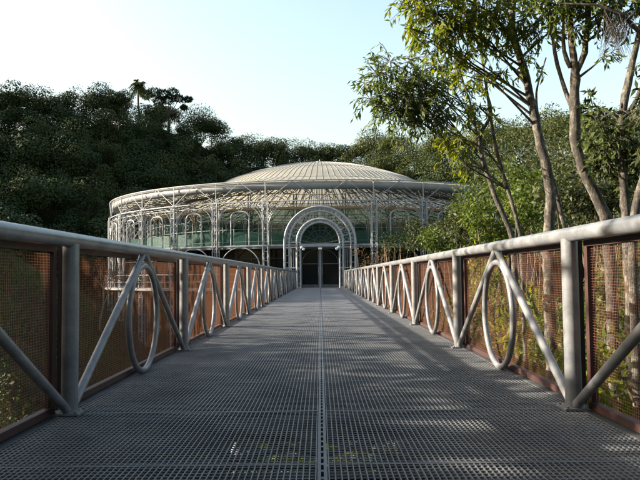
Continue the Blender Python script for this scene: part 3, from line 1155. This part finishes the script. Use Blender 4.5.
# ------------------------------------------------------------------ near trees on the right, trunk by trunk
def twig_leaves(c, r, ntw, per, Lf, droop, out):
    """Twigs radiating inside a cluster with leaves along each; appends (P, D, L) to out and returns twig paths."""
    paths = []
    for _ in range(ntw):
        d = Vector((rnd.gauss(0, 1), rnd.gauss(0, 1), rnd.gauss(0, 0.75)))
        d.normalize()
        st = Vector(c) + d * r * rnd.uniform(0.0, 0.55)
        ln = r * rnd.uniform(0.35, 0.75)
        d2 = (d + Vector((0, 0, -droop)) * 0.5 + Vector((rnd.gauss(0, .3), rnd.gauss(0, .3), rnd.gauss(0, .3)))).normalized()
        mid_ = st + d2 * ln * 0.5
        en = st + d2 * ln + Vector((0, 0, -droop * ln * 0.3))
        paths.append((st, mid_, en))
        for q in range(per):
            u = (q + rnd.random()) / per
            p = st.lerp(en, u)
            ld = d2 * 0.7 + Vector((rnd.gauss(0, .8), rnd.gauss(0, .8), rnd.gauss(0, .6) - droop))
            out[0].append(p); out[1].append(ld); out[2].append(Lf * rnd.uniform(0.6, 1.25))
    return paths


def near_tree(name, label, stems, clusters, leafm, Lf=0.12, Wf=0.30, droop=0.6, barkm="bark", extra=None):
    """stems: lists of (px, py, Y, radius m), first stem's first point is the foot; clusters: (px, py, Y, r, twigs, leaves/twig)."""
    p0 = at(*stems[0][0][:3])
    d0 = (at(*stems[0][1][:3]) - p0)
    drop = 3.0
    foot = p0 - d0.normalized() * drop if d0.z > 0.1 else p0
    foot.z = gz(foot.x, foot.y) - 0.15
    foot.x = p0.x + (p0.x - at(*stems[0][1][:3]).x) * 0.4
    base = Vector((foot.x, foot.y, foot.z))
    root = empty(name, base, label, "tree", "slender trees behind the right railing")
    tk = MB()
    paths = []
    for si, stx in enumerate(stems):
        pts = [at(*q[:3]) - base for q in stx]
        rr = [q[3] * 0.78 for q in stx]
        if si == 0:
            pts = [Vector((0, 0, 0))] + pts
            rr = [rr[0] * 1.15] + rr
        # even steps along the stem, corners rounded, small wobble
        fp, fr = [], []
        for i in range(len(pts) - 1):
            ns = max(2, int((pts[i + 1] - pts[i]).length / 0.12))
            for q in range(ns):
                fp.append(pts[i].lerp(pts[i + 1], q / ns))
                fr.append(rr[i] + (rr[i + 1] - rr[i]) * q / ns)
        fp.append(pts[-1].copy()); fr.append(rr[-1])
        for _ in range(3):
            fp = [fp[0]] + [(fp[i - 1] + fp[i] * 2 + fp[i + 1]) / 4 for i in range(1, len(fp) - 1)] + [fp[-1]]
        fine = [p + Vector((rnd.gauss(0, 1), rnd.gauss(0, 1), 0)) * r_ * 0.09 for p, r_ in zip(fp[:-1], fr[:-1])]
        fr = [r_ * (1 + rnd.uniform(-0.09, 0.11)) for r_ in fr[:-1]]
        fine.append(pts[-1]); fr.append(rr[-1])
        tk.tube(fine, fr, 10)
        paths.append((fine, fr))
    out = ([], [], [])
    allp = [(p, r) for f_, r_ in paths for p, r in zip(f_, r_)]
    for (px, py, Y, r, ntw, per) in clusters:
        c = at(px, py, Y) - base
        near = sorted(allp, key=lambda q: (q[0] - c).length + 2.5 * max(0.0, q[0].z - (c.z - 0.55 * (q[0].xy - c.xy).length)))[0]
        if (near[0] - c).length > r * 0.6:
            m_ = (near[0] + c) / 2 + Vector((rnd.gauss(0, .10), rnd.gauss(0, .14), (near[0] - c).length * rnd.uniform(-0.02, 0.16)))
            tk.tube([near[0], m_, c], [min(near[1] * .45, 0.02), 0.012, 0.006], 6)
        for tw in twig_leaves(c, r, ntw, per, Lf, droop, out):
            tk.tube([c.lerp(tw[0], 0.2), tw[0], tw[1], tw[2]], [0.006, 0.005, 0.004, 0.002], 4)
    if extra:
        extra(tk, base)
    tk.build("trunk", M[barkm], root)
    P = np.array([tuple(q) for q in out[0]])
    D = np.array([tuple(q) for q in out[1]])
    L = np.array(out[2])
    V, Q = leaf_arrays(P, D, L, L * Wf)
    link("crown", np_mesh("crown", V, Q), M[leafm], root)
    return root


near_tree("slender_tree", "thin leaning tree with two crooked stems, leftmost behind the right railing", [
    [(513, 238, 10.2, .055), (496, 200, 10.2, .05), (484, 165, 10.2, .047), (478, 137, 10.2, .045), (488, 126, 10.1, .038), (495, 116, 10.1, .032), (487, 90, 10.0, .022)],
    [(478, 137, 10.2, .03), (474, 110, 10.2, .022), (462, 75, 10.2, .012)]],
    [(380, 75, 9.8, 0.47, 29, 12), (395, 95, 9.8, 0.56, 36, 13), (412, 82, 9.9, 0.62, 44, 13), (400, 112, 9.7, 0.53, 35, 12), (420, 107, 9.8, 0.69, 52, 13), (432, 88, 9.9, 0.60, 39, 12),
     (438, 118, 9.9, 0.53, 32, 12), (372, 100, 9.7, 0.38, 17, 10), (392, 62, 9.7, 0.35, 14, 10), (455, 100, 10.1, 0.47, 22, 11), (440, 68, 10, 0.45, 20, 11), (410, 62, 9.9, 0.38, 14, 10), (472, 120, 10.3, 0.38, 13, 10), (366, 84, 9.7, 0.25, 6, 9)],
    "green_leaf", 0.105, 0.25, 0.75)

near_tree("slender_tree", "thin reddish straight stem crossing just right of the leftmost leaning tree", [
    [(521, 236, 9.6, .040), (511, 200, 9.6, .036), (499, 160, 9.6, .034), (493, 130, 9.6, .032), (489, 95, 9.5, .028), (484, 60, 9.5, .024), (478, 20, 9.5, .018), (474, -20, 9.5, .012)],
    [(486, 72, 9.5, .014), (470, 68, 9.4, .010), (440, 72, 9.4, .006)]],
    [(448, 135, 9.5, 0.35, 10, 9), (462, 140, 9.3, 0.38, 14, 10), (455, 152, 9.3, 0.31, 10, 9), (480, 108, 9.5, 0.38, 13, 10), (476, 76, 9.4, 0.38, 14, 9), (466, 165, 9.4, 0.30, 8, 8), (450, 60, 9.4, 0.38, 13, 9)],
    "gold_leaf", 0.11, 0.30, 0.8)

near_tree("crooked_tree", "thick mottled tree leaning left with a vine tangled foot behind the right railing", [
    [(548, 236, 9.0, .105), (552, 205, 9.0, .095), (549, 178, 9.0, .088), (540, 140, 9.0, .082), (532, 100, 9.0, .078), (526, 70, 9.0, .070), (515, 40, 9.0, .062), (514, 12, 9.0, .055), (520, -30, 9.0, .045)],
    [(516, 46, 9.0, .035), (500, 20, 8.9, .028), (470, 0, 8.8, .018), (440, -10, 8.7, .01)],
    [(566, 238, 9.1, .04), (556, 190, 9.1, .034), (542, 140, 9.1, .028), (536, 95, 9.2, .02), (548, 60, 9.2, .012)]],
    [(420, 8, 8.7, 0.47, 26, 12), (438, 22, 8.6, 0.53, 33, 12), (455, 10, 8.7, 0.50, 28, 12), (448, 42, 8.6, 0.43, 22, 11), (470, 30, 8.7, 0.53, 33, 12), (484, 12, 8.7, 0.53, 30, 12), (468, 55, 8.6, 0.33, 10, 10),
     (500, 30, 8.8, 0.45, 21, 11), (502, 8, 8.8, 0.47, 23, 12), (430, 42, 8.6, 0.28, 6, 9), (526, 20, 8.7, 0.43, 17, 11), (520, 45, 8.6, 0.28, 6, 9), (410, -6, 8.6, 0.43, 19, 11), (540, 35, 8.6, 0.31, 9, 9), (445, -8, 8.6, 0.50, 25, 12), (482, -10, 8.6, 0.50, 25, 12), (528, 60, 8.7, .35, 9, 9), (505, 75, 8.8, .32, 9, 9), (515, -8, 8.7, .5, 29, 12), (548, 14, 8.6, .42, 22, 11), (460, 75, 8.7, .3, 9, 9), (415, 30, 8.6, .3, 10, 10), (492, 52, 8.9, 0.25, 4, 9)],
    "gold_leaf", 0.105, 0.28, 0.85)

near_tree("forked_tree", "thickest straight grey trunk forking into three at the top right", [
    [(608, 220, 8.2, .090), (594, 195, 8.2, .086), (581, 170, 8.2, .084), (576, 140, 8.2, .083), (576, 105, 8.2, .083), (577, 80, 8.2, .078), (577, 66, 8.2, .07)],
    [(577, 72, 8.2, .055), (573, 45, 8.2, .050), (572, 15, 8.2, .045), (568, -25, 8.2, .035)],
    [(579, 74, 8.2, .052), (588, 56, 8.15, .048), (590, 25, 8.1, .045), (593, -20, 8.1, .038)],
    [(572, 70, 8.2, .038), (564, 55, 8.25, .032), (567, 25, 8.3, .028), (563, -10, 8.3, .02)],
    [(573, 110, 8.25, .036), (562, 80, 8.35, .034), (556, 55, 8.4, .030), (553, 20, 8.4, .026), (548, -15, 8.4, .02)]],
    [(560, 12, 8.1, 0.35, 17, 10), (545, 4, 8.2, 0.38, 20, 10), (604, 8, 8.1, 0.38, 14, 9), (575, 30, 8.0, .25, 8, 8), (600, 25, 7.9, .3, 12, 9), (638, 10, 7.9, .35, 18, 9), (568, -2, 8, .4, 26, 10), (612, -4, 7.9, .4, 26, 10), (585, -5, 8.1, 0.38, 20, 10), (552, 38, 8.4, 0.25, 6, 8), (625, 4, 8, 0.33, 13, 9), (606, 60, 8.0, .2, 6, 7)],
    "green_leaf", 0.105, 0.30, 0.8)


def broom(tk, base):
    c = at(640, 20, 7.6) - base
    tk.tube([at(646, 40, 7.6) - base, at(625, 18, 7.6) - base, at(600, 8, 7.6) - base, at(560, 6, 7.7) - base], [.03, .024, .018, .008], 7)
    for _ in range(110):
        a_ = Vector(at(rnd.uniform(605, 640), rnd.uniform(12, 24), 7.6)) - base
        e_ = Vector(at(rnd.uniform(600, 636), rnd.uniform(38, 66), 7.6 + rnd.uniform(-.3, .3))) - base
        m_ = (a_ + e_) / 2 + Vector((rnd.gauss(0, .05), rnd.gauss(0, .05), rnd.gauss(0, .04)))
        tk.tube([a_, m_, e_], [.003, .0025, .0015], 3, caps=False)


near_tree("slender_tree", "slim pale trunk curving right beside the photo's right edge", [
    [(627, 216, 7.8, .072), (624, 185, 7.8, .068), (621, 150, 7.8, .064), (621, 130, 7.8, .068), (627, 100, 7.8, .058), (634, 65, 7.8, .050), (642, 35, 7.8, .044), (650, 0, 7.8, .036)],
    [(622, 128, 7.8, .03), (612, 108, 7.8, .022), (598, 128, 7.9, .014)],
    [(629, 120, 7.8, .04), (640, 95, 7.7, .032), (655, 70, 7.7, .02)]],
    [(600, 130, 7.9, 0.38, 17, 9), (612, 145, 7.8, 0.38, 17, 9), (604, 160, 7.9, 0.33, 14, 9), (632, 150, 7.7, 0.38, 17, 9), (640, 125, 7.7, 0.38, 17, 9), (595, 112, 8, 0.28, 8, 8), (612, 170, 7.9, 0.33, 13, 9), (640, 175, 7.8, 0.33, 13, 9)],
    "shade_leaf", 0.11, 0.32, 0.6, extra=broom)

near_tree("slender_tree", "short leaning trunk cut off by the photo's right edge above the handrail", [
    [(632, 225, 6.6, .06), (640, 195, 6.6, .055), (655, 150, 6.6, .05), (668, 100, 6.6, .045)]],
    [(668, 100, 6.6, 0.62, 29, 10), (690, 60, 6.6, 0.75, 32, 10)], "mid_leaf", 0.11, 0.32, 0.6)


# ------------------------------------------------------------------ shrubs and middle-distance trees
def shrub(name, c, rad, n, Lf, leafm, label, group=None, cat="shrub", stems=6, Wf=0.42, base_z=None, barkm="bark_dark"):
    x, y, z = c
    zb = gz(x, y) if base_z is None else base_z
    root = empty(name, (x, y, zb), label, cat, group)
    lob = []
    top = z - zb
    for i in range(7):
        an = i * 2.4 + rnd.uniform(-.4, .4)
        k = rnd.uniform(0.3, 0.75)
        lob.append((rad[0] * k * math.cos(an), rad[1] * k * math.sin(an), top + rad[2] * rnd.uniform(-0.55, 0.55), rad[0] * rnd.uniform(.28, .5), rad[1] * rnd.uniform(.28, .5), rad[2] * rnd.uniform(.28, .5)))
    P, d = crown_points(n, lob, 0.35)
    P = P + rng.normal(size=P.shape) * 0.06
    D = d + rng.normal(size=d.shape) * 0.8 + np.array([0, 0, -0.2])
    L = Lf * rng.uniform(0.6, 1.3, n)
    V, Q = leaf_arrays(P, D, L, L * Wf)
    link("foliage", np_mesh("foliage", V, Q), M[leafm], root)
    mb = MB()
    for q in range(stems):
        l_ = lob[q % len(lob)]
        e_ = Vector(l_[:3])
        b_ = Vector((rnd.gauss(0, .12), rnd.gauss(0, .12), -0.2))
        m_ = b_.lerp(e_, 0.5) + Vector((rnd.gauss(0, .15), rnd.gauss(0, .15), 0.1))
        mb.tube([b_, m_, e_], [0.045, 0.03, 0.012], 6)
    mb.build("stem", M[barkm], root)
    return root


# bushes in front of the theatre's right side
for (px, py, Y, rx, rz, n, leafm, lab) in (
        (428, 236, 34, 1.5, 1.1, 2600, "mid_leaf", "rounded olive bush before the theatre beside the second column right of the portal"),
        (456, 222, 31, 1.5, 1.5, 2800, "mid_leaf", "taller leafy bush before the theatre's right end"),
        (446, 244, 25, 1.1, 0.8, 2400, "bright_leaf", "bright green low bush just above the right handrail before the theatre"),
        (482, 205, 27, 1.6, 1.8, 3200, "bright_leaf", "bright green young tree left of the leaning two stemmed trunk"),
        (500, 172, 32, 2.1, 2.1, 3600, "mid_leaf", "sunlit mid green tree behind the two thin stems"),
        (524, 192, 22, 1.5, 1.8, 3600, "bright_leaf", "vivid green bush between the thin stems and the thick mottled tree"),
        (560, 168, 29, 2.4, 2.4, 4200, "mid_leaf", "sunlit spreading tree between the mottled tree and the forked trunk"),
        (600, 178, 24, 2.0, 2.3, 4200, "mid_leaf", "olive bushy tree between the forked trunk and the right edge trunk"),
        (640, 160, 22, 2.2, 2.6, 4200, "green_leaf", "dense dark green tree behind the trunk at the photo's right edge"),
        (540, 140, 40, 2.8, 2.6, 3600, "hill_leaf", "dull green tall tree on the right slope above the vivid bush"),
        (590, 138, 38, 2.8, 2.6, 3600, "hill_leaf", "dull green tall tree on the right slope behind the forked trunk"),
        (470, 236, 20, 1.0, 1.0, 2400, "mid_leaf", "low leafy bush over the handrail left of the two thin stems"),
        (505, 222, 17, 1.0, 1.0, 2600, "green_leaf", "dark green bush at the feet of the two thin stems"),
        (585, 205, 14, 1.1, 0.9, 2800, "mid_leaf", "yellow green bush above the handrail at the forked trunk's foot")):
    c = at(px, py, Y)
    shrub("leafy_bush", c, (rx, rx, rz), n, 0.16 if Y > 20 else 0.13, leafm, lab, "bushes on the right bank")

# undergrowth behind the right railing, seen through its mesh
for i, (x, y, z, r, leafm) in enumerate([(3.3, 3.6, -0.4, 1.0, "green_leaf"), (4.2, 5.2, 0.1, 1.2, "mid_leaf"), (3.2, 6.6, -0.7, 1.0, "gold_leaf"), (4.6, 8.2, 0.0, 1.2, "mid_leaf"), (3.4, 9.6, -0.8, 1.0, "gold_leaf"),
                                           (4.4, 11.8, -0.1, 1.2, "green_leaf"), (3.6, 14.0, -0.6, 1.1, "mid_leaf"), (4.8, 16.8, 0.0, 1.3, "gold_leaf"), (4.0, 20, -0.8, 1.2, "green_leaf"), (5.6, 6.8, -0.2, 1.3, "green_leaf"), (5.2, 24, -0.4, 1.5, "mid_leaf")]):
    shrub("undergrowth_bush", (x, y, z), (r, r, r * 1.25), 1900, 0.12, leafm,
          "leafy undergrowth bush seen through the right railing's mesh, %s away from the camera" % ORD[i], "undergrowth behind the right railing")

for i, (x, y, z, r) in enumerate([(-0.9, 9.8, -2.0, .8), (0.6, 10.2, -2.1, .7), (1.2, 12.5, -2.2, .9)]):
    shrub("undergrowth_bush", (x, y, z), (r, r, r * 0.8), 900, 0.12, "bright_leaf", "green bush growing under the deck, glimpsed through the grating, %s away from the camera" % ORD[i], "bushes under the deck")

# dark shrubs on the left bank
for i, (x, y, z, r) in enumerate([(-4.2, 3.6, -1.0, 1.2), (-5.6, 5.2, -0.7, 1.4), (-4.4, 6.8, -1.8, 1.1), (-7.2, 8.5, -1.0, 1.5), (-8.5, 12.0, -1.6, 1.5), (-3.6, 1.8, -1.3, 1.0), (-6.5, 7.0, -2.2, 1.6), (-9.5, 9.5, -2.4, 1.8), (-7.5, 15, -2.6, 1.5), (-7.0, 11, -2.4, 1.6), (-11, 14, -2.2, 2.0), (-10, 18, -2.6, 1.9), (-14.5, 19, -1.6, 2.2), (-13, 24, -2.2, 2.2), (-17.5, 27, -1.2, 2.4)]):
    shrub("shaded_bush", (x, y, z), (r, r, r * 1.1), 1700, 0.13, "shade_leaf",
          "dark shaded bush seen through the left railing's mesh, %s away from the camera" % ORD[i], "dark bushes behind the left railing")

# low leafy ground cover on both banks
def ground_cover(x0, x1, y0, y1, n, leafm, label):
    x = rng.uniform(x0, x1, n)
    y = rng.uniform(y0, y1, n)
    clump = 0.5 + 0.5 * np.sin(x * 1.7 + 2 * np.sin(y * 0.9)) * np.sin(y * 1.3 + 1.5 * np.sin(x * 0.8))
    keep = rng.random(n) < 0.25 + 0.75 * clump
    x, y, clump = x[keep], y[keep], clump[keep]
    h = height(x, y)
    ok = h > WATER - 0.05
    x, y, h, clump = x[ok], y[ok], h[ok], clump[ok]
    P = np.stack([x, y, h + rng.random(len(x)) ** 1.5 * (0.12 + 0.55 * clump)], 1)
    D = rng.normal(size=P.shape) + np.array([0, 0, 0.5])
    L = rng.uniform(0.09, 0.24, len(P))
    V, Q = leaf_arrays(P, D, L, L * 0.5)
    tag(link("ground_cover", np_mesh("ground_cover", V, Q), M[leafm]), label, "ground cover", kind="stuff")


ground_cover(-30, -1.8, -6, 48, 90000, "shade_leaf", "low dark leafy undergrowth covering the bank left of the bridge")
ground_cover(1.8, 18, -4, 40, 45000, "green_leaf", "low leafy undergrowth covering the bank right of the bridge")

# brownish dry shrubs
c = at(372, 258, 38)
shrub("dry_bush", c, (1.3, 0.9, 0.9), 500, 0.11, "dry_leaf", "dull brown twiggy bush right of the entrance arch", "dry bushes by the lake", stems=14, barkm="twig")
c = at(392, 250, 36)
shrub("dry_bush", c, (1.3, 1.0, 1.2), 900, 0.13, "shade_leaf", "dark twiggy bush between the entrance and the olive bush", "dry bushes by the lake", stems=12, barkm="twig")


# bare brown tree and twigs to the left
def bare_tree(px, ytop, Y, spread, label, name="bare_sapling", depth=4, group=None, th=0.05, barkm="twig", leaf=True):
    x = at(px, 280, Y).x
    z0 = gz(x, Y)
    root = empty(name, (x, Y, z0), label, "tree", group)
    mb = MB()
    tips = []
    hh = at(px, ytop, Y).z - z0

    def grow(p, d, ln, r, lev):
        e_ = p + d * ln
        mb.tube([p, (p + e_) / 2 + Vector((rnd.gauss(0, .04), rnd.gauss(0, .04), 0)) * ln, e_], [r, r * .8, r * .6], 5 if lev > 1 else 4)
        if lev == 0:
            tips.append(e_)
            return
        for _ in range(3):
            nd = (d + Vector((rnd.gauss(0, spread), rnd.gauss(0, spread), rnd.gauss(0.1, .25)))).normalized()
            grow(e_, nd, ln * rnd.uniform(.55, .8), r * .58, lev - 1)
    grow(Vector((0, 0, -0.2)), Vector((rnd.gauss(0, .08), 0, 1)).normalized(), hh * 0.38, th, depth)
    mb.build("trunk", M[barkm], root)
    if leaf:
        P = np.repeat(np.array([tuple(t) for t in tips]), 3, 0) + rng.normal(size=(len(tips) * 3, 3)) * 0.1
        V, Q = leaf_arrays(P, rng.normal(size=P.shape), 0.10, 0.05)
        link("crown", np_mesh("crown", V, Q), M["dry_leaf"], root)


bare_tree(99, 252, 33, .5, "brown bare twiggy tree on the left bank before the theatre", th=.07)
bare_tree(118, 268, 36, .5, "smaller brown bare tree close to the theatre's left columns", th=.06)
bare_tree(18, 345, 5.2, .45, "thin pale twigs low behind the nearest left panel", depth=3, th=.014, leaf=False)
bare_tree(46, 345, 5.6, .45, "pale arching twigs beside the nearest left post", depth=3, th=.014, leaf=False)
